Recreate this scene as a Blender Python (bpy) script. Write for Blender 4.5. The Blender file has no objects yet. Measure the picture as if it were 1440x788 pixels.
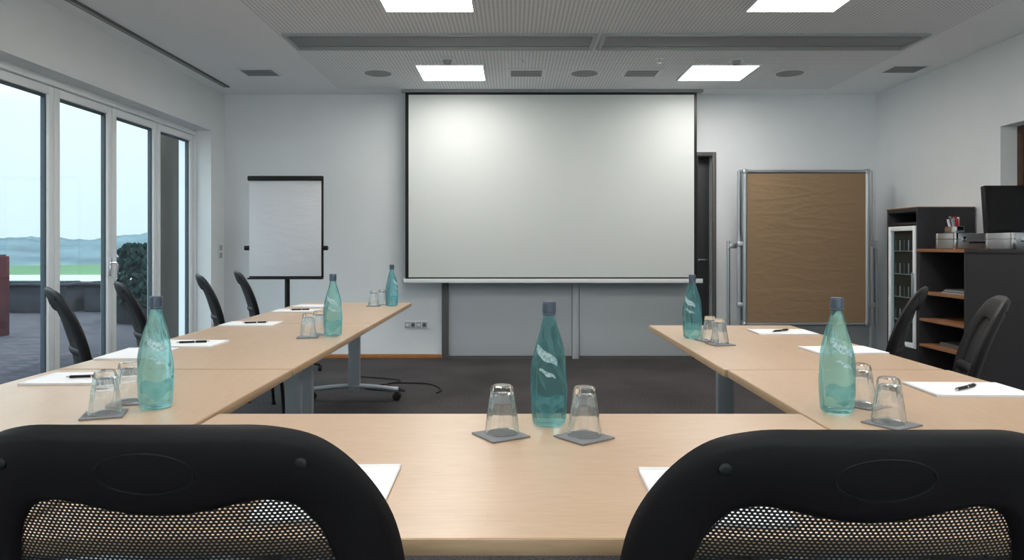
import bpy, bmesh, math, random
from mathutils import Vector, Matrix, noise as mnoise
random.seed(4)
R=math.radians
def lin(c):
    c=c/255.0
    return c/12.92 if c<=0.04045 else ((c+0.055)/1.055)**2.4
def rgb(r,g,b): return (lin(r),lin(g),lin(b),1)

# ------------------------------------------------------------ materials
def newmat(name):
    m=bpy.data.materials.new(name); m.use_nodes=True
    nt=m.node_tree; nt.nodes.clear()
    out=nt.nodes.new('ShaderNodeOutputMaterial')
    return m,nt,out
def N(nt,t,**kw):
    n=nt.nodes.new(t)
    for k,v in kw.items(): setattr(n,k,v)
    return n
def mat(name,col,rough=0.5,metal=0.0,noise=0.0,nscale=20,bump=0.0,bscale=60,stretch=(1,1,1),spec=0.5,coat=0):
    m,nt,out=newmat(name)
    p=N(nt,'ShaderNodeBsdfPrincipled')
    p.inputs['Base Color'].default_value=col
    p.inputs['Roughness'].default_value=rough
    p.inputs['Metallic'].default_value=metal
    p.inputs['Specular IOR Level'].default_value=spec
    p.inputs['Coat Weight'].default_value=coat
    nt.links.new(p.outputs[0],out.inputs[0])
    tc=N(nt,'ShaderNodeTexCoord'); mp=N(nt,'ShaderNodeMapping'); mp.inputs['Scale'].default_value=stretch
    nt.links.new(tc.outputs['Object'],mp.inputs[0])
    if noise>0:
        t=N(nt,'ShaderNodeTexNoise'); t.inputs['Scale'].default_value=nscale; t.inputs['Detail'].default_value=5
        nt.links.new(mp.outputs[0],t.inputs['Vector'])
        r=N(nt,'ShaderNodeValToRGB')
        r.color_ramp.elements[0].position=0.3; r.color_ramp.elements[1].position=0.7
        r.color_ramp.elements[0].color=[c*(1-noise) for c in col[:3]]+[1]
        r.color_ramp.elements[1].color=[min(1,c*(1+noise)) for c in col[:3]]+[1]
        nt.links.new(t.outputs['Fac'],r.inputs[0]); nt.links.new(r.outputs[0],p.inputs['Base Color'])
    if bump>0:
        t=N(nt,'ShaderNodeTexNoise'); t.inputs['Scale'].default_value=bscale; t.inputs['Detail'].default_value=4
        nt.links.new(mp.outputs[0],t.inputs['Vector'])
        b=N(nt,'ShaderNodeBump'); b.inputs['Strength'].default_value=bump; b.inputs['Distance'].default_value=0.01
        nt.links.new(t.outputs['Fac'],b.inputs['Height']); nt.links.new(b.outputs[0],p.inputs['Normal'])
    return m
def math_n(nt,op,a,b=None,c=None):
    n=N(nt,'ShaderNodeMath',operation=op)
    for i,v in enumerate((a,b,c)):
        if v is None: continue
        if isinstance(v,(int,float)): n.inputs[i].default_value=v
        else: nt.links.new(v,n.inputs[i])
    return n.outputs[0]
def dots(nt,u,v,cu,cv,rad,stagger=True,aspect=1.0):
    us=math_n(nt,'DIVIDE',u,cu); vs=math_n(nt,'DIVIDE',v,cv)
    if stagger:
        row=math_n(nt,'FLOOR',vs); par=math_n(nt,'FLOORED_MODULO',row,2.0)
        us=math_n(nt,'ADD',us,math_n(nt,'MULTIPLY',par,0.5))
    fu=math_n(nt,'SUBTRACT',math_n(nt,'FRACT',us),0.5)
    fv=math_n(nt,'SUBTRACT',math_n(nt,'FRACT',vs),0.5)
    d=math_n(nt,'ADD',math_n(nt,'MULTIPLY',fu,fu),math_n(nt,'MULTIPLY',math_n(nt,'MULTIPLY',fv,fv),aspect))
    return math_n(nt,'LESS_THAN',d,rad*rad)

M_wall=mat('wall_paint',rgb(228,231,233),0.85,noise=0.015,nscale=3,bump=0.08,bscale=250)
M_ceil=mat('ceiling_paint',rgb(240,242,245),0.9)
M_grey=mat('panel_grey',rgb(186,191,195),0.5)
M_dgrey=mat('dark_grey_frame',rgb(88,87,86),0.5)
M_black=mat('black_plastic',rgb(25,22,24),0.5,bump=0.12,bscale=900,spec=0.3)
M_blackm=mat('black_metal',rgb(18,18,20),0.35,metal=0.3)
M_fabric=mat('black_fabric',rgb(20,20,23),0.9,bump=0.4,bscale=400)
M_alu=mat('aluminium',rgb(190,194,198),0.35,metal=0.85)
M_leg=mat('silver_paint',rgb(170,176,182),0.4,metal=0.35)
M_white=mat('white_plastic',rgb(228,230,232),0.45)
M_wframe=mat('window_frame_paint',rgb(236,240,242),0.4)
M_wframe_d=mat('window_gasket',rgb(60,72,80),0.5)
M_paper=mat('paper',rgb(240,240,242),0.8)
M_sheet=mat('flipchart_paper',rgb(224,224,228),0.8,bump=0.6,bscale=5,stretch=(1,1,2.5))
M_skirt=mat('baseboard_wood',rgb(170,112,64),0.5,noise=0.1,nscale=15)
M_shelfw=mat('shelf_wood',rgb(142,98,66),0.5,noise=0.12,nscale=30,stretch=(4,0.4,4))
M_anth=mat('anthracite_laminate',rgb(38,38,42),0.55)
M_dark=mat('dark_interior',rgb(18,18,20),0.8)
M_brownw=mat('brown_wood',rgb(80,54,38),0.5,noise=0.2,nscale=20)
M_red=mat('red_plastic',rgb(180,25,35),0.4)
M_screen=mat('projection_fabric',rgb(211,214,212),0.85,spec=0.1)
M_cork=mat('kraft_paper',rgb(152,126,98),0.8,bump=0.35,bscale=14,stretch=(0.8,1,2.4),spec=0.3)
M_coast=mat('coaster_felt',rgb(130,130,132),0.8,noise=0.2,nscale=300)
M_speaker=mat('speaker_grille',rgb(150,153,157),0.7,noise=0.1,nscale=300)
M_vent=mat('vent_grey',rgb(158,162,166),0.6)
M_slot=mat('diffuser_grey',rgb(168,172,175),0.5,metal=0.1)
M_vent2=mat('diffuser_blade',rgb(142,145,148),0.6)
M_cap=mat('bottle_cap',rgb(84,96,112),0.35,metal=0.4)
M_steel=mat('chrome',rgb(215,215,218),0.15,metal=1)
M_planter=mat('planter_stone',rgb(38,40,48),0.95,noise=0.3,nscale=8,spec=0.1)
M_rust=mat('corten_steel',rgb(54,27,31),0.8,noise=0.3,nscale=6,spec=0.1)
M_shrub=mat('shrub_leaves',rgb(14,32,32),0.9,noise=0.5,nscale=12,spec=0.1)
M_hill=mat('hazy_hill_forest',rgb(72,86,92),1,noise=0.3,nscale=0.06,spec=0)  # bluish grey puts distance haze into the forest colour
M_field=mat('field_grass',rgb(70,92,72),1,noise=0.15,nscale=0.03,spec=0)
M_pale=mat('pale_field',rgb(124,130,126),1,noise=0.05,nscale=0.05,spec=0)
M_bounce=mat('bounce_gravel',rgb(208,205,199),1,noise=0.1,nscale=3)  # pale out-of-view ground surface, added to reflect light indoors
M_ext=mat('exterior_render',rgb(66,62,58),0.95,noise=0.25,nscale=5,stretch=(1,1,0.15),spec=0.1)

def mk_carpet():
    m,nt,out=newmat('carpet')
    p=N(nt,'ShaderNodeBsdfPrincipled'); p.inputs['Roughness'].default_value=0.97; p.inputs['Specular IOR Level'].default_value=0.15
    tc=N(nt,'ShaderNodeTexCoord'); t=N(nt,'ShaderNodeTexNoise'); t.inputs['Scale'].default_value=110; t.inputs['Detail'].default_value=3
    t2=N(nt,'ShaderNodeTexNoise'); t2.inputs['Scale'].default_value=1.3
    nt.links.new(tc.outputs['Object'],t.inputs['Vector']); nt.links.new(tc.outputs['Object'],t2.inputs['Vector'])
    s=math_n(nt,'ADD',math_n(nt,'MULTIPLY',t.outputs['Fac'],0.8),math_n(nt,'MULTIPLY',t2.outputs['Fac'],0.25))
    r=N(nt,'ShaderNodeValToRGB'); r.color_ramp.elements[0].position=0.38; r.color_ramp.elements[1].position=0.67
    r.color_ramp.elements[0].color=rgb(37,35,36); r.color_ramp.elements[1].color=rgb(90,86,86)
    nt.links.new(s,r.inputs[0]); nt.links.new(r.outputs[0],p.inputs['Base Color'])
    b=N(nt,'ShaderNodeBump'); b.inputs['Strength'].default_value=0.6; b.inputs['Distance'].default_value=0.004
    nt.links.new(t.outputs['Fac'],b.inputs['Height']); nt.links.new(b.outputs[0],p.inputs['Normal'])
    nt.links.new(p.outputs[0],out.inputs[0]); return m
M_carpet=mk_carpet()
def mk_wood(name,c1,c2,rough=0.33):
    m,nt,out=newmat(name)
    p=N(nt,'ShaderNodeBsdfPrincipled'); p.inputs['Roughness'].default_value=rough
    tc=N(nt,'ShaderNodeTexCoord'); mp=N(nt,'ShaderNodeMapping'); mp.inputs['Scale'].default_value=(1,0.12,1)
    nt.links.new(tc.outputs['Object'],mp.inputs[0])
    t=N(nt,'ShaderNodeTexNoise'); t.inputs['Scale'].default_value=120; t.inputs['Detail'].default_value=6; t.inputs['Distortion'].default_value=0.4
    t2=N(nt,'ShaderNodeTexNoise'); t2.inputs['Scale'].default_value=9; t2.inputs['Detail'].default_value=3
    nt.links.new(mp.outputs[0],t.inputs['Vector']); nt.links.new(mp.outputs[0],t2.inputs['Vector'])
    s=math_n(nt,'ADD',math_n(nt,'MULTIPLY',t.outputs['Fac'],0.6),math_n(nt,'MULTIPLY',t2.outputs['Fac'],0.4))
    r=N(nt,'ShaderNodeValToRGB'); r.color_ramp.elements[0].position=0.35; r.color_ramp.elements[1].position=0.65
    r.color_ramp.elements[0].color=c1; r.color_ramp.elements[1].color=c2
    nt.links.new(s,r.inputs[0]); nt.links.new(r.outputs[0],p.inputs['Base Color'])
    nt.links.new(p.outputs[0],out.inputs[0]); return m
M_top=mk_wood('maple_laminate',rgb(192,163,134),rgb(204,175,147))
M_edge=mk_wood('maple_edge',rgb(180,148,114),rgb(194,162,128),0.45)
def mk_perf():
    m,nt,out=newmat('perforated_gypsum')
    p=N(nt,'ShaderNodeBsdfPrincipled'); p.inputs['Roughness'].default_value=0.9
    tc=N(nt,'ShaderNodeTexCoord'); sp=N(nt,'ShaderNodeSeparateXYZ'); nt.links.new(tc.outputs['Object'],sp.inputs[0])
    d=dots(nt,sp.outputs[0],sp.outputs[1],0.03,0.03,0.25,False)
    mx=N(nt,'ShaderNodeMix',data_type='RGBA'); mx.inputs['A'].default_value=rgb(240,242,245); mx.inputs['B'].default_value=rgb(178,180,184)
    nt.links.new(d,mx.inputs['Factor']); nt.links.new(mx.outputs['Result'],p.inputs['Base Color'])
    nt.links.new(p.outputs[0],out.inputs[0]); return m
M_perf=mk_perf()
def mk_mesh():
    m,nt,out=newmat('chair_mesh_net')
    p=N(nt,'ShaderNodeBsdfPrincipled'); p.inputs['Base Color'].default_value=rgb(30,29,30); p.inputs['Roughness'].default_value=0.7
    tr=N(nt,'ShaderNodeBsdfTransparent')
    uv=N(nt,'ShaderNodeUVMap'); sp=N(nt,'ShaderNodeSeparateXYZ'); nt.links.new(uv.outputs[0],sp.inputs[0])
    d=dots(nt,sp.outputs[0],sp.outputs[1],0.0060,0.0042,0.27,True,1.2)
    mx=N(nt,'ShaderNodeMixShader'); nt.links.new(d,mx.inputs[0]); nt.links.new(p.outputs[0],mx.inputs[1]); nt.links.new(tr.outputs[0],mx.inputs[2])
    nt.links.new(mx.outputs[0],out.inputs[0]); return m
M_net=mk_mesh()
def mk_glass(name,col,ior=1.45,mix=0.0,tcol=None,rough=0.0,body=None,bmix=0.0):
    m,nt,out=newmat(name)
    g=N(nt,'ShaderNodeBsdfGlass'); g.inputs['Color'].default_value=col; g.inputs['IOR'].default_value=ior; g.inputs['Roughness'].default_value=rough
    t=N(nt,'ShaderNodeBsdfTransparent'); t.inputs['Color'].default_value=tcol or col
    mx=N(nt,'ShaderNodeMixShader'); mx.inputs[0].default_value=mix
    nt.links.new(g.outputs[0],mx.inputs[1]); nt.links.new(t.outputs[0],mx.inputs[2]); last=mx.outputs[0]
    if body:
        d=N(nt,'ShaderNodeBsdfTranslucent'); d.inputs[0].default_value=body
        d2=N(nt,'ShaderNodeBsdfDiffuse'); d2.inputs[0].default_value=body
        a=N(nt,'ShaderNodeMixShader'); a.inputs[0].default_value=0.5; nt.links.new(d.outputs[0],a.inputs[1]); nt.links.new(d2.outputs[0],a.inputs[2])
        m2=N(nt,'ShaderNodeMixShader'); m2.inputs[0].default_value=bmix; nt.links.new(last,m2.inputs[1]); nt.links.new(a.outputs[0],m2.inputs[2]); last=m2.outputs[0]
    nt.links.new(last,out.inputs[0]); return m
M_bglass=mk_glass('turquoise_glass',(0.66,0.90,0.92,1),1.33,0.45,tcol=(0.72,0.92,0.93,1),body=(0.34,0.70,0.73,1),bmix=0.08)
M_binner=mk_glass('bottle_water',(0.93,0.985,0.99,1),1.0,0.9)
M_tglass=mk_glass('clear_glass',(0.99,1.0,1.0,1),1.45,0.15)
def mk_pane():
    m,nt,out=newmat('window_glass')
    g=N(nt,'ShaderNodeBsdfGlossy'); g.inputs['Roughness'].default_value=0.02
    t=N(nt,'ShaderNodeBsdfTransparent'); t.inputs['Color'].default_value=(0.90,0.97,0.98,1)
    mx=N(nt,'ShaderNodeMixShader'); mx.inputs[0].default_value=0.05
    nt.links.new(t.outputs[0],mx.inputs[1]); nt.links.new(g.outputs[0],mx.inputs[2]); nt.links.new(mx.outputs[0],out.inputs[0]); return m
M_pane=mk_pane()
def mk_emit(name,col,s):
    m,nt,out=newmat(name); e=N(nt,'ShaderNodeEmission'); e.inputs[0].default_value=col; e.inputs[1].default_value=s
    nt.links.new(e.outputs[0],out.inputs[0]); return m
M_lamp=mk_emit('led_panel',(1,0.965,0.92,1),20)
def mk_paving():
    m,nt,out=newmat('terrace_paving')
    p=N(nt,'ShaderNodeBsdfPrincipled'); p.inputs['Roughness'].default_value=0.9; p.inputs['Specular IOR Level'].default_value=0.1
    tc=N(nt,'ShaderNodeTexCoord'); b=N(nt,'ShaderNodeTexBrick'); b.inputs['Scale'].default_value=3
    b.inputs['Color1'].default_value=rgb(40,40,48); b.inputs['Color2'].default_value=rgb(60,57,63); b.inputs['Mortar'].default_value=rgb(22,24,30)
    nt.links.new(tc.outputs['Object'],b.inputs['Vector']); nt.links.new(b.outputs[0],p.inputs['Base Color']); nt.links.new(p.outputs[0],out.inputs[0]); return m
M_pave=mk_paving()
def mk_label(name,c1,c2,sc,tm):
    m,nt,out=newmat(name)
    p=N(nt,'ShaderNodeBsdfPrincipled'); p.inputs['Roughness'].default_value=0.35
    tc=N(nt,'ShaderNodeTexCoord'); t=N(nt,'ShaderNodeTexNoise'); t.inputs['Scale'].default_value=sc
    nt.links.new(tc.outputs['Object'],t.inputs['Vector'])
    r=N(nt,'ShaderNodeValToRGB'); r.color_ramp.elements[0].position=0.4; r.color_ramp.elements[1].position=0.6
    r.color_ramp.elements[0].color=c1; r.color_ramp.elements[1].color=c2
    nt.links.new(t.outputs['Fac'],r.inputs[0]); nt.links.new(r.outputs[0],p.inputs['Base Color'])
    tr=N(nt,'ShaderNodeBsdfTransparent'); tr.inputs[0].default_value=(0.75,0.94,0.96,1)
    mx=N(nt,'ShaderNodeMixShader'); mx.inputs[0].default_value=tm
    nt.links.new(p.outputs[0],mx.inputs[1]); nt.links.new(tr.outputs[0],mx.inputs[2]); nt.links.new(mx.outputs[0],out.inputs[0]); return m
M_label=mk_label('bottle_label',rgb(70,150,160),rgb(130,195,202),60,0.65)
M_logo=mk_label('bottle_logo',rgb(220,232,236),rgb(140,190,198),150,0.35)

# ------------------------------------------------------------ builder
class B:
    def __init__(s,name):
        s.name=name; s.bm=bmesh.new(); s.mats=[]; s.uvl=s.bm.loops.layers.uv.new('UVMap')
    def mi(s,m):
        if m not in s.mats: s.mats.append(m)
        return s.mats.index(m)
    def merge(s,t,m,mx=None):
        i=s.mi(m)
        for f in t.faces: f.material_index=i
        if mx is not None: bmesh.ops.transform(t,matrix=mx,verts=t.verts)
        bmesh.ops.recalc_face_normals(t,faces=t.faces)
        me=bpy.data.meshes.new('t'); t.to_mesh(me); s.bm.from_mesh(me); bpy.data.meshes.remove(me); t.free()
    def box(s,c,size,m,bevel=0,rot=None,seg=2):
        t=bmesh.new(); bmesh.ops.create_cube(t,size=1)
        bmesh.ops.scale(t,vec=size,verts=t.verts)
        if bevel>0: bmesh.ops.bevel(t,geom=t.edges[:]+t.verts[:],offset=bevel,segments=seg,profile=0.5,affect='EDGES')
        mx=Matrix.Translation(c)
        if rot is not None: mx=mx@rot
        s.merge(t,m,mx); return s
    def b2(s,x0,x1,y0,y1,z0,z1,m,bevel=0):
        return s.box(((x0+x1)/2,(y0+y1)/2,(z0+z1)/2),(abs(x1-x0),abs(y1-y0),abs(z1-z0)),m,bevel)
    def cyl(s,p0,p1,r,m,seg=20,r2=None,bevel=0):
        p0=Vector(p0); p1=Vector(p1); d=p1-p0
        t=bmesh.new(); bmesh.ops.create_cone(t,cap_ends=True,segments=seg,radius1=r,radius2=r if r2 is None else r2,depth=d.length)
        if bevel>0:
            ed=[e for e in t.edges if len(e.link_faces)==2 and any(len(f.verts)>4 for f in e.link_faces)]
            bmesh.ops.bevel(t,geom=ed,offset=bevel,segments=2,profile=0.5,affect='EDGES')
        q=Vector((0,0,1)).rotation_difference(d.normalized())
        s.merge(t,m,Matrix.Translation((p0+p1)/2)@q.to_matrix().to_4x4()); return s
    def tube(s,pts,r,m,seg=10,smooth=True,flat=1.0):
        pts=[Vector(p) for p in pts]
        if smooth: pts=catmull(pts,6)
        t=bmesh.new(); rings=[]; up=None
        for i,p in enumerate(pts):
            d=(pts[min(i+1,len(pts)-1)]-pts[max(i-1,0)]).normalized()
            if up is None:
                up=Vector((0,0,1)) if abs(d.z)<0.9 else Vector((0,1,0))
            a=d.cross(up).normalized(); b=a.cross(d).normalized(); up=b
            rings.append([t.verts.new(p+a*math.cos(2*math.pi*k/seg)*r+b*math.sin(2*math.pi*k/seg)*r*flat) for k in range(seg)])
        for i in range(len(rings)-1):
            for k in range(seg): t.faces.new((rings[i][k],rings[i][(k+1)%seg],rings[i+1][(k+1)%seg],rings[i+1][k]))
        t.faces.new(rings[0][::-1]); t.faces.new(rings[-1])
        s.merge(t,m); return s
    def lathe(s,prof,m,seg=48,loc=(0,0,0),mod=None):
        t=bmesh.new(); rings=[]
        for r,z in prof:
            if r<1e-6: rings.append([t.verts.new((loc[0],loc[1],loc[2]+z))])
            else:
                ring=[]
                for k in range(seg):
                    a=2*math.pi*k/seg; rr=r if mod is None else mod(r,z,a)
                    ring.append(t.verts.new((loc[0]+rr*math.cos(a),loc[1]+rr*math.sin(a),loc[2]+z)))
                rings.append(ring)
        for i in range(len(rings)-1):
            A,C=rings[i],rings[i+1]
            for k in range(seg):
                k2=(k+1)%seg
                if len(A)==1 and len(C)==1: continue
                if len(A)==1: t.faces.new((A[0],C[k2],C[k]))
                elif len(C)==1: t.faces.new((A[k],A[k2],C[0]))
                else: t.faces.new((A[k],A[k2],C[k2],C[k]))
        s.merge(t,m); return s
    def done(s,loc=(0,0,0),rz=0,angle=35,smooth=True):
        me=bpy.data.meshes.new(s.name); s.bm.to_mesh(me); s.bm.free()
        for m in s.mats: me.materials.append(m)
        if smooth:
            me.shade_smooth(); me.set_sharp_from_angle(angle=R(angle))
        o=bpy.data.objects.new(s.name,me); bpy.context.collection.objects.link(o)
        o.location=loc; o.rotation_euler=(0,0,rz); return o
def inst(o,loc,rz=0):
    n=bpy.data.objects.new(o.name.split('.')[0],o.data); bpy.context.collection.objects.link(n)
    n.location=loc; n.rotation_euler=(0,0,rz); return n
def catmull(p,n,closed=False):
    out=[]; L=len(p)
    rng=range(L) if closed else range(L-1)
    for i in rng:
        if closed: a,b,c,d=p[(i-1)%L],p[i],p[(i+1)%L],p[(i+2)%L]
        else: a,b,c,d=p[max(i-1,0)],p[i],p[i+1],p[min(i+2,L-1)]
        for k in range(n):
            t=k/n
            out.append(0.5*((2*b)+(c-a)*t+(2*a-5*b+4*c-d)*t*t+(3*b-a-3*c+d)*t*t*t))
    if not closed: out.append(p[-1])
    return out

# ------------------------------------------------------------ room
XL,XR,YB,YR,H=-3.09,3.87,7.84,-2.6,2.82
b=B('floor'); b.b2(XL-0.4,XR+0.3,YR-0.2,YB+0.2,-0.1,0,M_carpet); b.done(smooth=False)
b=B('ceiling'); b.b2(XL-0.4,XR+0.3,YR-0.2,YB+0.2,H,H+0.12,M_ceil); b.done(smooth=False)
b=B('trim_1'); b.b2(-1.80,3.24,YR+0.3,7.55,H-0.006,H+0.001,M_perf); b.done(smooth=False)
b=B('wall_back'); b.b2(XL-0.4,1.97,YB,YB+0.2,0,H,M_wall); b.b2(2.12,XR+0.3,YB,YB+0.2,0,H,M_wall); b.b2(1.97,2.12,YB,YB+0.2,2.17,H,M_wall)
b.b2(1.9,2.2,YB+0.2,YB+0.22,0,2.3,M_dark); b.done(smooth=False)
RX0,RX1,RZ0,RZ1=-2.6,3.4,0.25,2.45
b=B('wall_rear')
b.b2(XL-0.4,RX0,YR-0.2,YR,0,H,M_wall); b.b2(RX1,XR+0.3,YR-0.2,YR,0,H,M_wall); b.b2(RX0,RX1,YR-0.2,YR,0,RZ0,M_wall); b.b2(RX0,RX1,YR-0.2,YR,RZ1,H,M_wall); b.done(smooth=False)
b=B('window_10'); q=(RX1-RX0)/4  # unseen glazing behind the camera, added to brighten ceiling and room
for k in range(4):
    xa,xb=RX0+k*q,RX0+(k+1)*q
    for a in ((xa,xa+0.06,RZ0,RZ1),(xb-0.06,xb,RZ0,RZ1),(xa+0.06,xb-0.06,RZ0,RZ0+0.06),(xa+0.06,xb-0.06,RZ1-0.06,RZ1)):
        b.b2(a[0],a[1],YR-0.14,YR-0.08,a[2],a[3],M_wframe,0.004)
    b.b2(xa+0.05,xb-0.05,YR-0.114,YR-0.106,RZ0+0.05,RZ1-0.05,M_pane)
b.done()
WY0,WY1,WZ=1.42,7.50,2.38
b=B('wall_left')
b.b2(XL-0.33,XL,YR,WY0,0,H,M_wall); b.b2(XL-0.33,XL,WY1,YB,0,H,M_wall); b.b2(XL-0.33,XL,WY0,WY1,WZ,H,M_wall); b.done(smooth=False)
b=B('wall_right')
b.b2(XR,XR+0.25,YR,4.7,0,H,M_wall); b.b2(XR,XR+0.25,5.83,YB,0,H,M_wall)
b.b2(XR,XR+0.25,4.7,5.83,0,1.60,M_wall); b.b2(XR,XR+0.25,4.7,5.83,2.15,H,M_wall); b.done(smooth=False)
b=B('window_9')
for y0,y1,z0,z1 in ((4.7,5.83,1.60,1.66),(4.7,5.83,2.09,2.15),(4.7,4.76,1.66,2.09),(5.77,5.83,1.66,2.09),(5.24,5.30,1.66,2.09)):
    b.b2(XR+0.13,XR+0.19,y0,y1,z0,z1,M_brownw,0.004)
b.b2(XR+0.155,XR+0.165,4.74,5.79,1.64,2.11,M_brownw); b.done()
b=B('baseboard_back'); b.b2(XL,-0.77,YB-0.018,YB,0,0.045,M_skirt,0.003); b.b2(2.16,XR,YB-0.018,YB,0,0.045,M_skirt,0.003); b.done()
b=B('baseboard_right'); b.b2(XR-0.018,XR,YR,YB-0.02,0,0.045,M_skirt,0.003); b.done()
b=B('baseboard_left'); b.b2(XL,XL+0.018,YR,WY0,0,0.045,M_skirt,0.003); b.b2(XL,XL+0.018,WY1,YB-0.02,0,0.045,M_skirt,0.003); b.done()
n=8; P=(WY1-WY0-0.06)/n; gx=-3.29
b=B('trim_2')
b.b2(gx-0.04,gx+0.05,WY0,WY1,WZ-0.05,WZ,M_wframe,0.003); b.b2(gx-0.04,gx+0.05,WY0,WY0+0.03,0,WZ-0.05,M_wframe,0.003)
b.b2(gx-0.04,gx+0.05,WY1-0.03,WY1,0,WZ-0.05,M_wframe,0.003); b.b2(gx-0.04,gx+0.05,WY0,WY1,0,0.02,M_wframe_d,0.003); b.done()
for i in range(n):
    y0=WY0+0.03+i*P+0.004; y1=y0+P-0.008; z0,z1=0.03,WZ-0.055; f=0.062
    b=B('window_%d'%(i+1))
    for a in ((y0,y0+f,z0,z1),(y1-f,y1,z0,z1),(y0+f,y1-f,z1-f,z1),(y0+f,y1-f,z0,z0+f+0.03)):
        b.b2(gx-0.03,gx+0.03,*a,M_wframe,0.005)
    g=0.016
    ya,yb,za,zb=y0+f,y1-f,z0+f+0.03,z1-f
    for a in ((ya,ya+g,za,zb),(yb-g,yb,za,zb),(ya+g,yb-g,zb-g,zb),(ya+g,yb-g,za,za+g)):
        b.b2(gx-0.018,gx+0.012,*a,M_wframe_d)
    b.b2(gx-0.004,gx+0.004,ya+0.005,yb-0.005,za+0.005,zb-0.005,M_pane)
    if i in (1,5):
        b.box((gx+0.036,y1-0.03,1.03),(0.012,0.03,0.15),M_steel,0.004)
        b.tube([(gx+0.04,y1-0.03,1.06),(gx+0.085,y1-0.03,1.06),(gx+0.09,y1-0.035,1.0),(gx+0.088,y1-0.037,0.93)],0.009,M_steel,8)
    b.done()
b=B('door_1')
b.b2(1.975,2.115,YB+0.10,YB+0.14,0.005,2.16,M_anth,0.002); b.cyl((2.0,YB+0.06,1.05),(2.0,YB+0.10,1.05),0.01,M_steel); b.tube([(2.0,YB+0.062,1.05),(2.05,YB+0.058,1.05),(2.09,YB+0.06,1.05)],0.009,M_steel,8); b.done()
b=B('trim_3')
b.b2(2.12,2.16,YB-0.03,YB-0.001,0,2.20,M_dgrey,0.003); b.b2(1.90,2.12,YB-0.03,YB-0.001,2.16,2.20,M_dgrey,0.003); b.b2(1.90,1.965,YB-0.03,YB-0.001,0,2.16,M_anth); b.done()
b=B('wall_cupboard')
b.b2(-0.76,-0.69,YB-0.06,YB-0.002,0.0,0.90,M_dgrey,0.003)
b.b2(-0.69,0.62,YB-0.035,YB-0.002,0.03,0.90,M_grey,0.003); b.b2(0.70,1.89,YB-0.035,YB-0.002,0.03,0.90,M_grey,0.003)
b.b2(0.625,0.695,YB-0.05,YB-0.002,0.0,0.90,M_grey,0.003); b.b2(-0.69,1.89,YB-0.03,YB-0.002,0,0.028,M_dgrey)
b.done()
b=B('wall_socket_strip')
b.box((-1.04,YB-0.006,0.357),(0.25,0.012,0.085),M_white,0.003)
for k in range(4):
    x=-1.04+(k-1.5)*0.06
    b.box((x,YB-0.013,0.357),(0.05,0.006,0.06),M_vent,0.003)
    b.cyl((x,YB-0.02,0.357),(x,YB-0.012,0.357),0.018,M_dgrey if k%2 else M_white)
b.done()
b=B('light_switch'); b.box((XL+0.006,7.72,1.14),(0.012,0.08,0.16),M_white,0.003); b.box((XL+0.014,7.72,1.18),(0.008,0.055,0.055),M_vent,0.002); b.box((XL+0.014,7.72,1.10),(0.008,0.055,0.055),M_vent,0.002); b.done()

# ceiling fittings
b=B('ceiling_slot_diffuser')
def slot(x0,x1):
    b.b2(x0,x1,5.56,5.60,H-0.024,H-0.006,M_slot,0.003); b.b2(x0,x1,5.96,6.00,H-0.024,H-0.006,M_slot,0.003)
    b.b2(x0,x0+0.03,5.6,5.96,H-0.024,H-0.006,M_slot); b.b2(x1-0.03,x1,5.6,5.96,H-0.024,H-0.006,M_slot)
    b.b2(x0+0.03,x1-0.03,5.6,5.96,H-0.010,H-0.006,M_dark)
    b.b2(x0+0.03,x1-0.03,5.645,5.90,H-0.016,H-0.010,M_vent2,0.003)
    b.b2(x0+0.03,x1-0.03,5.925,5.94,H-0.020,H-0.010,M_slot)
slot(-1.76,0.64); slot(0.68,3.17); b.done()
b=B('ceiling_linear_vent'); b.b2(-2.94,-2.88,0.5,7.45,H-0.012,H,M_dgrey,0.002); b.b2(-2.918,-2.902,0.52,7.43,H-0.016,H-0.012,M_vent); b.done()
lampobj=None
for y in (6.81,4.72,2.6,0.5):
    for x in (-0.57,1.89):
        if lampobj is None:
            b=B('ceiling_light_panel'); w=0.31
            b.b2(-w,w,-w,-w+0.015,-0.014,0,M_white); b.b2(-w,w,w-0.015,w,-0.014,0,M_white)
            b.b2(-w,-w+0.015,-w+0.015,w-0.015,-0.014,0,M_white); b.b2(w-0.015,w,-w+0.015,w-0.015,-0.014,0,M_white)
            b.b2(-w+0.015,w-0.015,-w+0.015,w-0.015,-0.010,-0.002,M_lamp)
            lampobj=b.done((x,y,H-0.006),smooth=False)
        else: inst(lampobj,(x,y,H-0.006))
b=B('ceiling_speaker'); b.cyl((0,0,-0.008),(0,0,0),0.14,M_white,40,bevel=0.002); b.cyl((0,0,-0.012),(0,0,-0.007),0.122,M_speaker,40); sp=None
for x,y in ((-1.26,6.83),(0.66,6.83),(2.57,6.83),(-1.26,4.45),(0.66,4.45),(3.45,4.55)):
    if sp is None: sp=b.done((x,y,H-0.006))
    else: inst(sp,(x,y,H-0.006 if x<3.2 else H))
b=B('ceiling_air_vent'); b.b2(-0.17,0.17,-0.14,0.14,-0.008,0,M_white,0.002); b.b2(-0.145,0.145,-0.115,0.115,-0.011,-0.007,M_vent)
for k in range(5): b.b2(-0.14,0.14,-0.1+k*0.045,-0.088+k*0.045,-0.013,-0.010,M_dgrey)
v=None
for x,y,z in ((-2.36,6.83,H),(0.12,6.83,H-.006),(1.19,6.83,H-.006),(3.57,6.70,H),(-2.36,4.45,H),(0.13,4.45,H-.006),(1.2,4.45,H-.006),(-1.0,3.0,H-.006)):
    if v is None: v=b.done((x,y,z))
    else: inst(v,(x,y,z))
b=B('ceiling_sensor'); b.cyl((0,0,-0.012),(0,0,0),0.06,M_white,30,bevel=0.003)
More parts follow.
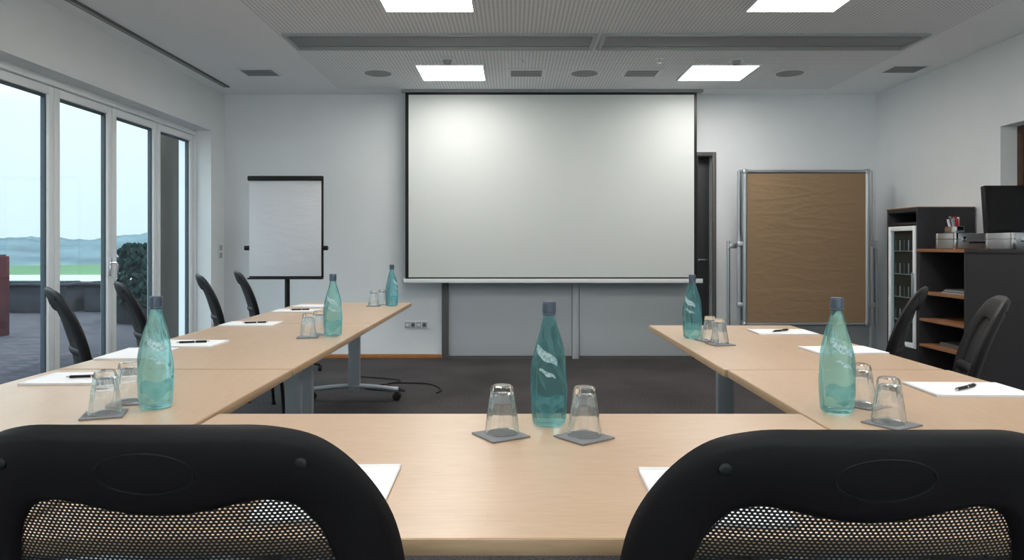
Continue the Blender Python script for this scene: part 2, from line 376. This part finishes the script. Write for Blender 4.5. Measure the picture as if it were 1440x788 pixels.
b.lathe([(0.04,-0.012),(0.038,-0.03),(0.028,-0.046),(0.012,-0.053),(0,-0.054)],M_vent,24)
s0=None
for x,y in ((-0.57,6.33),(1.93,6.36)):
    if s0 is None: s0=b.done((x,y,H-0.006))
    else: inst(s0,(x,y,H-0.006))
b=B('sprinkler_head'); b.cyl((0,0,-0.006),(0,0,0),0.035,M_white,24); b.cyl((0,0,-0.03),(0,0,-0.006),0.008,M_steel,10); b.cyl((0,0,-0.033),(0,0,-0.03),0.018,M_steel,16)
s1=None
for x,y in ((0.08,6.33),(1.26,6.33)):
    if s1 is None: s1=b.done((x,y,H-0.006))
    else: inst(s1,(x,y,H-0.006))

# projection screen
b=B('projection_screen'); sy=7.60; x0,x1=-1.12,1.90
b.b2(x0,x1,sy,sy+0.006,0.86,2.81,M_blackm)
b.b2(x0+0.035,x1-0.03,sy-0.003,sy,0.875,2.765,M_screen)
b.b2(x0-0.02,x1+0.06,sy-0.012,sy+0.02,0.815,0.86,M_white,0.006)
b.cyl((x0-0.025,sy+0.004,0.837),(x0-0.02,sy+0.004,0.837),0.015,M_black); b.cyl((x1+0.06,sy+0.004,0.837),(x1+0.066,sy+0.004,0.837),0.015,M_black)
b.b2(x0-0.04,x1+0.06,sy-0.035,sy+0.05,2.79,H-0.001,M_vent,0.004)
b.done()

# flip chart
b=B('flipchart_easel')
fx0,fx1,fy=-2.49,-1.79,6.9; fc=(fx0+fx1)/2
b.box((fc,fy+0.02,1.37),(0.70,0.018,0.96),M_black,0.006)
b.box((fc-0.006,fy+0.004,1.365),(0.675,0.012,0.90),M_sheet,0.002)
b.box((fc,fy-0.005,1.835),(0.71,0.04,0.045),M_black,0.008)
b.box((fc,fy-0.01,0.895),(0.70,0.06,0.016),M_black,0.004)
for x in (fx0-0.02,fx1+0.02):
    b.cyl((x-0.02,fy+0.01,1.18),(x+0.02,fy+0.01,1.18),0.022,M_black,16); b.box((x,fy+0.015,1.18),(0.05,0.02,0.02),M_black)
b.cyl((fc,fy+0.045,0.08),(fc,fy+0.045,1.5),0.018,M_blackm); b.cyl((fc,fy+0.045,0.4),(fc,fy+0.045,0.9),0.024,M_blackm)
for k in range(5):
    a=2*math.pi*k/5+0.3; ex,ey=fc+0.3*math.cos(a),fy+0.045+0.3*math.sin(a)
    b.tube([(fc,fy+0.045,0.11),((fc+ex)/2,(fy+0.045+ey)/2,0.095),(ex,ey,0.065)],0.016,M_blackm,8)
    b.cyl((ex-0.012,ey,0.03),(ex+0.012,ey,0.03),0.03,M_black,16)
b.done()

# pinboard with wrinkled kraft paper
b=B('pinboard')
px0,px1,py=2.27,3.47,7.2; z0,z1=0.43,1.93
t=bmesh.new(); g=[]
nx,nz=90,150
for j in range(nz+1):
    row=[]
    for i in range(nx+1):
        u=i/nx; w=j/nz
        ed=min(1,8*min(u,1-u,w,1-w))
        X=px0+0.02+u*(px1-px0-0.04); Z=z0+0.02+w*(z1-z0-0.04)
        h=max(0,1-abs(mnoise.noise(Vector((X*1.1,3.1,Z*9))))*9)
        h2=mnoise.noise(Vector((X*4,9.1,Z*12)))
        h3=max(0,1-abs(mnoise.noise(Vector((X*2+Z*1.5,1.3,Z*7-X*2))))*8)
        row.append(t.verts.new((X,py-0.008-ed*(0.0022*h+0.0015*h2+0.0014*h3+0.003),Z)))
    g.append(row)
for j in range(nz):
    for i in range(nx): t.faces.new((g[j][i],g[j][i+1],g[j+1][i+1],g[j+1][i]))
b.merge(t,M_cork)
b.b2(px0+0.02,px1-0.02,py-0.002,py+0.012,z0+0.02,z1-0.02,M_vent)
b.tube([(px0,py,z0),(px0,py,z1)],0.022,M_alu,12,False); b.tube([(px1,py,z0),(px1,py,z1)],0.022,M_alu,12,False)
b.tube([(px0,py,z1),(px1,py,z1)],0.018,M_alu,12,False); b.tube([(px0,py,z0),(px1,py,z0)],0.018,M_alu,12,False)
for x in (px0,px1):
    for z in (z0,z1): b.box((x,py,z),(0.05,0.05,0.05),M_alu,0.012)
for x,s in ((px0-0.05,-1),(px1+0.05,1)):
    b.tube([(x,py+0.02,0.05),(x,py+0.02,1.30)],0.020,M_alu,12,False)
    b.box((x-s*0.02,py+0.01,1.22),(0.09,0.04,0.05),M_alu,0.008); b.box((x-s*0.02,py+0.01,0.62),(0.09,0.04,0.05),M_alu,0.008)
    b.tube([(x,py-0.25,0.03),(x,py,0.06),(x,py+0.1,0.03)],0.02,M_alu,10)
b.done()
b=B('pinboard'); py=7.38
b.b2(px0+0.02,px1+0.10,py-0.008,py+0.012,z0+0.02,z1+0.0,M_vent)
b.tube([(px1+0.12,py,z0),(px1+0.12,py,z1+0.02)],0.02,M_alu,12,False); b.tube([(px0-0.0,py,z0),(px0-0.0,py,z1+0.02)],0.02,M_alu,12,False)
b.tube([(px0,py,z1+0.02),(px1+0.12,py,z1+0.02)],0.016,M_alu,12,False)
b.tube([(px1+0.17,py,0.05),(px1+0.17,py,1.25)],0.018,M_alu,12,False); b.tube([(px0-0.1,py+0.03,0.05),(px0-0.1,py+0.03,1.25)],0.018,M_alu,12,False)
b.box((px1+0.145,py,1.2),(0.07,0.04,0.05),M_alu,0.006); b.box((px0-0.05,py+0.015,1.2),(0.1,0.05,0.05),M_alu,0.006)
for x in (px1+0.17,px0-0.1): b.tube([(x,py-0.06,0.025),(x,py+0.01,0.055),(x,py+0.35,0.025)],0.018,M_alu,10)
b.done()

# ------------------------------------------------------------ tables
def table(name,L,W):
    b=B(name); h=0.75
    b.box((0,0,h-0.013),(W,L,0.026),M_edge,0.002)
    b.box((0,0,h-0.0005),(W-0.006,L-0.006,0.0024),M_top)
    b.box((0,0,h-0.05),(0.06,L-0.24,0.04),M_leg,0.004)
    for s in (-1,1):
        y=s*(L/2-0.11)
        b.box((0,y,h-0.045),(W-0.22,0.05,0.035),M_leg,0.004)
        b.box((0,y,0.40),(0.09,0.055,0.66),M_leg,0.012)
        b.tube([(-W/2+0.09,y,0.085),(-0.15,y,0.105),(0,y,0.112),(0.15,y,0.105),(W/2-0.09,y,0.085)],0.03,M_leg,12,flat=0.6)
        for q in (-1,1):
            x=q*(W/2-0.10)
            b.cyl((x,y,0.045),(x,y,0.085),0.012,M_blackm,12)
            for k in (-1,1): b.cyl((x+0.0,y+k*0.010,0.032),(x+0.0,y+k*0.026,0.032),0.032,M_black,20,bevel=0.004)
            b.box((x,y,0.05),(0.03,0.018,0.03),M_black,0.004)
    return b
TL=1.56
T=table('conference_table',TL,0.84).done((-0.01,1.545,0),R(90))
T1=table('conference_table',TL,0.86).done((-1.235,1.89,0))
inst(T1,(-1.235,3.46,0)); inst(T1,(-1.235,5.03,0))
T2=table('conference_table',TL,0.80).done((1.175,1.875,0))
inst(T2,(1.165,3.405,0)).scale=(1,0.955,1)

# ------------------------------------------------------------ chairs
OUT=[(0,0),(.08,-.001),(.14,-.005),(.19,-.024),(.232,-.072),(.262,-.143),(.270,-.24),(.252,-.34),(.20,-.435),(.10,-.478),(0,-.485)]
INN=[(0,-.115),(.05,-.110),(.09,-.101),(.125,-.098),(.156,-.110),(.182,-.155),(.197,-.24),(.188,-.33),(.15,-.395),(.08,-.425),(0,-.43)]
ZC=1.005
def loop(h):
    p=[Vector((x,y)) for x,y in h]+[Vector((-x,y)) for x,y in h[-2:0:-1]]
    return catmull(p,6,True)
def bpos(u,v,t):
    w=v+0.485
    return Vector((u, -0.19-0.20*w-0.18*w*w+0.75*u*u*(1-0.3*w)-t, ZC+v))
def make_chair():
    b=B('conference_chair')
    lo,li=loop(OUT),loop(INN); n=len(lo)
    t=bmesh.new()
    secs=[(0.0,0.0),(0.06,0.010),(0.16,0.015),(0.5,0.017),(0.84,0.015),(0.94,0.010),(1.0,0.0),(0.94,-0.010),(0.84,-0.014),(0.5,-0.015),(0.16,-0.014),(0.06,-0.010)]
    rings=[]
    for f,th in secs:
        rings.append([t.verts.new(bpos(*(lo[i].lerp(li[i],f)),th)) for i in range(n)])
    m=len(rings)
    for j in range(m):
        for i in range(n):
            t.faces.new((rings[j][i],rings[j][(i+1)%n],rings[(j+1)%m][(i+1)%n],rings[(j+1)%m][i]))
    b.merge(t,M_black)
    i0=b.mi(M_net); uvl=b.uvl
    c=Vector((0,-0.26)); K=14; rs=[]
    for k in range(K):
        f=1.03*(1-k/K)
        rs.append([(c+(p-c)*f) for p in li])
    V=[[b.bm.verts.new(bpos(p.x,p.y,-0.003)) for p in r] for r in rs]
    cv=b.bm.verts.new(bpos(c.x,c.y,-0.003))
    def face(vs,ps):
        f=b.bm.faces.new(vs); f.material_index=i0
        for l,p in zip(f.loops,ps): l[uvl].uv=(p.x+2,p.y+2)
    for k in range(K-1):
        for i in range(n):
            j=(i+1)%n; face((V[k][i],V[k][j],V[k+1][j],V[k+1][i]),(rs[k][i],rs[k][j],rs[k+1][j],rs[k+1][i]))
    for i in range(n):
        j=(i+1)%n; face((V[-1][i],V[-1][j],cv),(rs[-1][i],rs[-1][j],c))
    pts=[bpos(0.054*math.cos(a),-0.056+0.025*math.sin(a),0.0165) for a in [2*math.pi*k/48 for k in range(49)]]
    b.tube(pts,0.0016,M_black,6,False)
    for s in (-1,1):
        p=bpos(s*0.168,-0.048,0.014); q=bpos(s*0.168,-0.048,0.019); b.cyl(p,q,0.0075,M_blackm,18,bevel=0.001)
        q2=bpos(s*0.168,-0.048,0.0196); b.cyl(q,q2,0.003,M_dark,6)
    b.tube([bpos(u,-0.30,-0.012) for u in (-.20,-.1,0,.1,.20)],0.018,M_black,8,flat=1.2)
    b.tube([bpos(0,-0.44,0.01),(0,-0.235,0.50),(0,-0.17,0.435),(0,0.02,0.425)],0.035,M_black,10,flat=0.5)
    t=bmesh.new(); bmesh.ops.create_cube(t,size=1); bmesh.ops.scale(t,vec=(0.48,0.44,0.07),verts=t.verts)
    bmesh.ops.bevel(t,geom=[e for e in t.edges if abs(e.verts[0].co.z-e.verts[1].co.z)>0.05],offset=0.10,segments=6,profile=0.5,affect='EDGES')
    bmesh.ops.bevel(t,geom=[e for e in t.edges if abs(e.verts[0].co.z-e.verts[1].co.z)<0.001],offset=0.025,segments=3,profile=0.5,affect='EDGES')
    b.merge(t,M_fabric,Matrix.Translation((0,0.01,0.465)))
    b.box((0,0.01,0.422),(0.40,0.36,0.02),M_black,0.006)
    for s in (-1,1):
        b.tube([(s*0.23,0.22,0.012),(s*0.225,0.20,0.25),(s*0.21,0.17,0.38),(s*0.2,0.11,0.415),(s*0.2,-0.10,0.415),(s*0.21,-0.16,0.38),(s*0.225,-0.20,0.25),(s*0.24,-0.25,0.012)],0.0125,M_blackm,10)
        b.cyl((s*0.23,0.22,0),(s*0.23,0.22,0.02),0.017,M_black,14); b.cyl((s*0.24,-0.25,0),(s*0.24,-0.25,0.02),0.017,M_black,14)
    b.tube([(-0.2,0.1,0.412),(0.2,0.1,0.412)],0.011,M_blackm,8,False); b.tube([(-0.2,-0.1,0.412),(0.2,-0.1,0.412)],0.011,M_blackm,8,False)
    return b
yt=-bpos(0,0,0).y
chair=None
def put_chair(tx,ty,phi,dz=0):
    global chair
    fx,fy=math.cos(R(phi)),math.sin(R(phi))
    loc=(tx+fx*yt,ty+fy*yt,dz); rz=R(phi-90)
    if chair is None: chair=make_chair().done(loc,rz,50)
    else: inst(chair,loc,rz)
put_chair(-0.405,0.80,90); put_chair(0.398,0.778,90)
put_chair(-2.20,3.46,36); put_chair(-2.20,4.06,33); put_chair(-2.20,5.10,27); put_chair(-2.20,5.80,25)
put_chair(1.97,3.50,148); put_chair(1.90,2.83,153)

# ------------------------------------------------------------ bottles / glasses / pads
def make_bottle():
    b=B('water_bottle')
    prof=[(0,0),(0.030,0.0),(0.039,0.004),(0.0425,0.012),(0.0445,0.035),(0.0462,0.07),(0.0462,0.10),(0.0445,0.13),(0.0410,0.16),(0.0365,0.185),(0.0305,0.21),(0.024,0.235),(0.0185,0.255),(0.0155,0.27),(0.0145,0.285),(0.0145,0.297),(0,0.297)]
    pr=[Vector(p) for p in prof]
    sm=[pr[0]]+catmull(pr[1:-1],4)+[pr[-1]]
    def mod(r,z,a):
        k=max(0,min(1,(z-0.09)/0.05))*max(0,min(1,(0.255-z)/0.04))
        return r*(1+0.07*k*math.cos(5*a+z*28))
    b.lathe([(p.x,p.y) for p in sm],M_bglass,60,mod=mod)
    inner=[(0,0.008)]+[(max(0.0,p.x-0.0035),max(p.y,0.008)) for p in sm[3:-1] if p.y>0.010 and p.y<0.29]+[(0,0.29)]
    b.lathe(inner[::-1],M_binner,60,mod=mod)
    b.lathe([(0.0150,0.281),(0.0172,0.281),(0.0176,0.285),(0.0172,0.300),(0.0172,0.306),(0.0155,0.309),(0,0.309)],M_cap,30)
    b.lathe([(0.0160,0.274),(0.0172,0.275),(0.0172,0.279),(0.015,0.281)],M_cap,30)
    seg=30
    def strip(a0,a1,zlo,zhi,m,rows=8,off=0.0009,wav=0,taper=0,slope=0):
        t=bmesh.new(); g=[]
        for i in range(rows+1):
            row=[]
            for k in range(seg+1):
                a=a0+(a1-a0)*k/seg; w=wav*math.sin(3*math.pi*k/seg)+slope*(k/seg-0.5)
                hh=1-taper*abs(2*k/seg-1)
                z=(zlo+zhi)/2+(zhi-zlo)*(i/rows-0.5)*hh+w
                r=0.0445
                for q in range(len(sm)-1):
                    if sm[q].y<=z<=sm[q+1].y:
                        f=(z-sm[q].y)/max(1e-9,sm[q+1].y-sm[q].y); r=sm[q].x+(sm[q+1].x-sm[q].x)*f; break
                r=mod(r,z,a)+off
                row.append(t.verts.new((r*math.cos(a),r*math.sin(a),z)))
            g.append(row)
        for i in range(rows):
            for k in range(seg): t.faces.new((g[i][k],g[i][k+1],g[i+1][k+1],g[i+1][k]))
        b.merge(t,m)
    strip(R(-160),R(-40),0.030,0.085,M_label,wav=0.008,taper=0.5)
    strip(R(-150),R(-65),0.165,0.190,M_logo,wav=0.002,taper=0.3,slope=-0.035); strip(R(-125),R(-72),0.128,0.140,M_logo,wav=0.002,taper=0.5,slope=-0.02)
    return b
bottle=None
ZT=0.7512
for x,y,a in ((0.09,1.85,0),(-0.994,2.04,40),(-0.90,3.66,20),(-0.905,5.46,70),(0.87,3.57,-20),(0.875,1.985,10)):
    if bottle is None: bottle=make_bottle().done((x,y,ZT),R(a),60)
    else: inst(bottle,(x,y,ZT),R(a))
def make_glass():
    b=B('drinking_glass'); hh=0.114
    o=[(0.0,hh),(0.020,hh),(0.0255,hh-0.003),(0.0275,hh-0.010),(0.031,hh-0.035),(0.036,0.045),(0.0395,0.015),(0.0405,0.002),(0.0398,0.0)]
    inn=[(0.0385,0.001),(0.0378,0.015),(0.034,0.045),(0.0285,hh-0.038),(0.023,hh-0.022),(0.012,hh-0.018),(0,hh-0.017)]
    def mod(r,z,a):
        k=max(0,min(1,(z-0.02)/0.03)); return r*(1-0.08*k*abs(math.sin(4*a)))
    b.lathe(o+inn,M_tglass,80,mod=mod); return b
glass=None
for x,y in ((-0.027,1.746),(0.167,1.726),(-1.085,1.95),(-1.10,2.10),(-1.007,3.60),(-0.99,3.73),(-1.04,5.46),(-1.0,5.58),(0.925,3.455),(0.94,3.345),(0.946,1.85),(0.975,2.06)):
    if glass is None: glass=make_glass().done((x,y,ZT+0.0042),0,28)
    else: inst(glass,(x,y,ZT+0.0042),x)
co=None
for x,y,a in ((-0.03,1.735,32),(0.165,1.716,38),(-1.085,1.945,20),(-1.10,2.105,15),(-1.007,3.60,10),(-0.985,3.73,10),(-1.04,5.46,5),(-1.0,5.60,5),(0.925,3.475,15),(0.94,3.335,12),(0.95,1.845,30),(0.985,2.065,32)):
    if co is None:
        b=B('coaster'); b.box((0,0,0.002),(0.102,0.102,0.004),M_coast,0.0015); co=b.done((x,y,ZT),R(a))
    else: inst(co,(x,y,ZT),R(a))
def make_pad():
    b=B('notepad')
    for k in range(4): b.box((0.0006*((k*7)%3-1),0.0005*((k*5)%3-1),0.0008+k*0.0016),(0.21,0.297,0.0015),M_paper)
    b.box((0,0.142,0.0038),(0.211,0.014,0.0072),M_white,0.001); return b
def make_pen():
    b=B('ballpoint_pen'); r=0.0048
    b.cyl((0,-0.06,r),(0,0.055,r),r,M_black,14); b.cyl((0,-0.073,r),(0,-0.06,r),0.0014,M_steel,12,r2=r); b.cyl((0,0.055,r),(0,0.066,r),0.003,M_steel,12)
    b.cyl((0,0.004,r),(0,0.008,r),r*1.08,M_steel,14); b.box((0,0.035,r*2+0.0015),(0.003,0.045,0.0015),M_steel,0.0005); return b
pad=pen=None
for x,y,a,pn in ((-0.33,1.335,1,0),(0.352,1.315,-1,0),(-1.45,2.47,92,1),(-1.485,3.35,88,1),(-1.555,3.04,3,0),(-1.50,4.2,91,1),(-1.49,5.05,92,1),(-1.47,5.45,85,0),
                 (1.39,3.80,89,1),(1.405,3.14,93,1),(1.41,2.28,88,1)):
    if pad is None: pad=make_pad().done((x,y,ZT),R(a),smooth=False)
    else: inst(pad,(x,y,ZT),R(a))
    if pn:
        pa=(x+(0.03 if x<0 else -0.01),y-0.01,ZT+0.0074)
        if pen is None: pen=make_pen().done(pa,R(-78))
        else: inst(pen,pa,R((-62 if x>0 else -78)+8*((x*7)%1)))

# ------------------------------------------------------------ furniture at right
b=B('fridge_cabinet'); fx=3.37
b.b2(fx,XR-0.022,6.12,6.14,0,1.52,M_anth,0.002); b.b2(fx,XR-0.022,6.60,6.62,0,1.52,M_anth,0.002)
b.b2(fx,XR-0.022,6.14,6.60,1.49,1.52,M_anth); b.b2(fx-0.004,XR-0.02,6.118,6.622,1.52,1.528,M_shelfw)
b.b2(XR-0.04,XR-0.022,6.14,6.60,0,1.49,M_anth); b.b2(fx,XR-0.04,6.14,6.60,0.0,0.33,M_anth)
b.b2(fx+0.01,XR-0.04,6.14,6.60,1.38,1.40,M_anth)
b.b2(fx+0.03,XR-0.05,6.15,6.59,0.33,1.375,M_dark)
x=fx-0.005
for a in ((6.15,6.19,0.335,1.37),(6.55,6.59,0.335,1.37),(6.19,6.55,1.33,1.37),(6.19,6.55,0.335,0.375)): b.b2(x,x+0.035,*a,M_white,0.004)
b.b2(x+0.012,x+0.018,6.19,6.55,0.375,1.33,M_pane)
for z in (0.55,0.75,0.95,1.15):
    b.b2(x+0.022,x+0.034,6.19,6.55,z,z+0.008,M_alu)
    for k in range(5): b.cyl((x+0.028,6.23+k*0.07,z+0.008),(x+0.028,6.23+k*0.07,z+0.10),0.005,M_vent if k%2 else M_dgrey,10)
b.box((x-0.012,6.17,0.85),(0.014,0.018,0.25),M_alu,0.004); b.done()
b=B('open_shelf_sideboard'); y0,y1=4.55,6.115
b.b2(fx,XR-0.022,5.47,5.49,0,1.15,M_anth,0.002); b.b2(fx,XR-0.022,y1-0.02,y1,0,1.15,M_anth,0.002); b.b2(fx,XR-0.022,y0,y0+0.02,0,1.15,M_anth,0.002)
b.b2(fx-0.01,XR-0.02,5.47,y1,1.15,1.175,M_shelfw,0.002); b.b2(fx-0.01,XR-0.02,y0-0.005,5.468,1.15,1.175,M_anth,0.002)
b.b2(XR-0.04,XR-0.022,y0,y1,0,1.15,M_anth)
for z in (0.02,0.37,0.58,0.80): b.b2(fx,XR-0.04,5.49,y1-0.02,z,z+0.022,M_shelfw,0.002)
b.b2(fx,XR-0.04,y0+0.02,5.47,0.02,1.15,M_anth)
for k in range(4): b.box((3.55+0.01*k,5.75,0.826+k*0.008),(0.22,0.3,0.007),M_dgrey if k%2 else M_vent)
for k in range(3): b.box((3.55,5.8,0.397+k*0.01),(0.2,0.28,0.009),M_dgrey)
b.done()
def case(name,cx,cy,w,d,h,lid,lidh=0.0):
    b=B(name); z=1.1785
    b.box((cx,cy,z+h/2),(w,d,h),M_alu,0.006)
    for sx in (-1,1):
        for sy_ in (-1,1): b.box((cx+sx*(w/2-0.012),cy+sy_*(d/2-0.012),z+h/2),(0.028,0.028,h+0.004),M_steel,0.006)
    b.box((cx,cy,z+h*0.62),(w+0.004,d+0.004,0.006),M_steel)
    for sx in (-0.3,0.3): b.box((cx+sx*w,cy-d/2-0.004,z+h*0.6),(0.03,0.008,0.04),M_steel,0.002)
    b.tube([(cx-0.06,cy-d/2-0.002,z+h*0.4),(cx-0.055,cy-d/2-0.03,z+h*0.4),(cx+0.055,cy-d/2-0.03,z+h*0.4),(cx+0.06,cy-d/2-0.002,z+h*0.4)],0.007,M_black,8)
    if lid:
        b.box((cx,cy+d/2+0.02,z+h+lidh/2-0.004),(w,0.05,lidh),M_black,0.008,rot=Matrix.Rotation(R(-6),4,'X'))
        b.box((cx,cy+d/2-0.012,z+h+lidh/2),(w-0.04,0.012,lidh-0.04),M_fabric,0.004,rot=Matrix.Rotation(R(-6),4,'X'))
        b.tube([(cx+w/2-0.02,cy,z+h),(cx+w/2-0.02,cy+0.08,z+h+0.12)],0.004,M_steel,6,False)
    return b
b=case('aluminium_case',3.57,5.78,0.34,0.26,0.12,False)
b.done()
b=case('open_moderation_case',3.675,5.30,0.34,0.30,0.115,True,0.36)
b.tube([(3.60,5.2,1.29),(3.64,5.17,1.33),(3.70,5.17,1.33),(3.75,5.2,1.29)],0.008,M_black,8)
b.done()
b=B('marker_pens_holder')
b.box((3.47,5.78,1.329),(0.07,0.16,0.05),M_steel,0.006)
for k in range(9):
    m=[M_red,M_white,M_blackm,M_vent,M_steel,M_red,M_white,M_blackm,M_vent][k]
    b.cyl((3.455+0.012*(k%3),5.71+0.017*k,1.35),(3.44+0.02*(k%3),5.69+0.02*k,1.41+0.012*(k%3)),0.009,m,12)
b.done()
b=B('power_cable')
b.tube([(-1.5,6.7,0.012),(-1.0,6.5,0.008),(-1.25,6.15,0.008),(-0.9,6.05,0.008),(-1.1,6.35,0.008),(-0.75,6.35,0.008),(-0.6,6.1,0.008),(-0.62,5.95,0.008)],0.006,M_black,8)
b.done()

# ------------------------------------------------------------ exterior
b=B('terrace_ground'); b.b2(-14,XL-0.42,-2.8,23,-0.15,-0.04,M_pave); b.done(smooth=False)
b=B('bounce_ground'); b.b2(-40,60,-60,-2.85,-0.15,-0.04,M_bounce); b.done(smooth=False)  # unseen pale ground added behind the room as a light reflector
b=B('meadow_ground'); b.b2(-700,-14.05,-2.8,700,-3.2,-3.0,M_field); b.b2(-160,-30,80,105,-3.0,-2.95,M_pale); b.b2(-14.05,200,24,700,-3.2,-3.0,M_field); b.done(smooth=False)
b=B('distant_hills')
t=bmesh.new(); prev=None
for i in range(361):
    a=R(90+i*0.3)
    rows=[]
    for j,(d,hz) in enumerate(((190,0),(215,0.45),(245,0.85),(280,1.0),(330,0.9))):
        hgt=(7.6+0.9*math.sin(i*0.1)+0.6*math.sin(i*0.27+j)+random.uniform(-0.35,0.35)*(1 if j else 0))*hz-3.05
        rows.append(t.verts.new((d*math.cos(a),d*math.sin(a),hgt)))
    if prev:
        for j in range(4): t.faces.new((prev[j],rows[j],rows[j+1],prev[j+1]))
    prev=rows
b.merge(t,M_hill); b.done()
b=B('stone_planter')
b.b2(-0.85,0.85,-0.35,0.35,0,0.5,M_planter,0.02); b.b2(-0.9,0.9,-0.4,0.4,0.5,0.55,M_planter,0.01); b.b2(-0.75,0.75,-0.25,0.25,0.54,0.57,M_shrub)
pl=b.done((-9.1,13.9,-0.04)); inst(pl,(-7.2,14.1,-0.04))
b=B('tall_corten_planter'); b.b2(-0.2,0.2,-0.2,0.2,0,1.10,M_rust,0.01); b.b2(-0.17,0.17,-0.17,0.17,1.08,1.12,M_dark); b.done((-7.20,10.0,-0.04))
def shrub(name,loc,h,r):
    b=B(name); b.lathe([(0,0),(r*0.55,0),(r*0.7,0.30),(r*0.66,0.32),(0,0.32)],M_planter,20)
    for k in range(700):
        zz=random.random(); an=random.uniform(0,6.283); rr=r*(1-0.55*zz)*math.sqrt(random.uniform(0.2,1))
        p=Vector((rr*math.cos(an),rr*math.sin(an),0.3+zz*(h-0.3)))
        t=bmesh.new(); bmesh.ops.create_icosphere(t,subdivisions=1,radius=1)
        b.merge(t,M_shrub,Matrix.Translation(p)@Matrix.Rotation(random.uniform(0,3),4,'Z')@Matrix.Rotation(random.uniform(-0.8,0.8),4,'X')@Matrix.Diagonal((0.045,0.025,0.06,1)))
    return b.done(loc)
shrub('potted_shrub',(-6.15,11.9,-0.04),1.25,0.46); shrub('potted_shrub',(-5.6,11.6,-0.04),1.1,0.40)
b=B('exterior_wall_pier'); b.b2(-3.86,-3.46,8.0,8.6,-0.04,2.9,M_ext); b.b2(-4.15,-3.95,8.9,9.1,-0.04,2.9,M_ext); b.done(smooth=False)

# ------------------------------------------------------------ world, added fill lamp & camera (overcast sky: zenith brighter than horizon)
w=bpy.data.worlds.new('sky'); bpy.context.scene.world=w; w.use_nodes=True; nt=w.node_tree; nt.nodes.clear()
o=N(nt,'ShaderNodeOutputWorld'); bg=N(nt,'ShaderNodeBackground'); tc=N(nt,'ShaderNodeTexCoord'); sp=N(nt,'ShaderNodeSeparateXYZ'); r=N(nt,'ShaderNodeValToRGB')
nt.links.new(tc.outputs['Generated'],sp.inputs[0]); nt.links.new(sp.outputs[2],r.inputs[0]); nt.links.new(r.outputs[0],bg.inputs[0]); nt.links.new(bg.outputs[0],o.inputs[0])
e=r.color_ramp.elements; e[0].position=0.0; e[0].color=(0.175,0.200,0.206,1); e[1].position=1.0; e[1].color=(0.85,0.92,1,1)
x=e.new(0.16); x.color=(0.215,0.230,0.234,1)
x=e.new(0.40); x.color=(0.70,0.76,0.81,1)
bg.inputs[1].default_value=5.4
bounce_sun=bpy.data.lights.new('bounce_sun','SUN'); so=bpy.data.objects.new('bounce_sun',bounce_sun); bpy.context.collection.objects.link(so)  # directional lamp added to brighten the unseen rear ground for bounce
bounce_sun.energy=6; bounce_sun.angle=R(3); bounce_sun.color=(1,0.96,0.91); so.rotation_euler=Vector((-0.45,0.25,-0.9)).to_track_quat('-Z','Y').to_euler()
cam=bpy.data.cameras.new('camera'); co_=bpy.data.objects.new('camera',cam); bpy.context.collection.objects.link(co_)
co_.location=(0,0,1.2); co_.rotation_euler=(R(90),0,0); cam.sensor_width=36; cam.lens=25.8
cam.shift_x=-2/1440; cam.shift_y=-48/1440; cam.clip_end=3000; cam.clip_start=0.05
sc=bpy.context.scene; sc.camera=co_
sc.view_settings.view_transform='Standard'
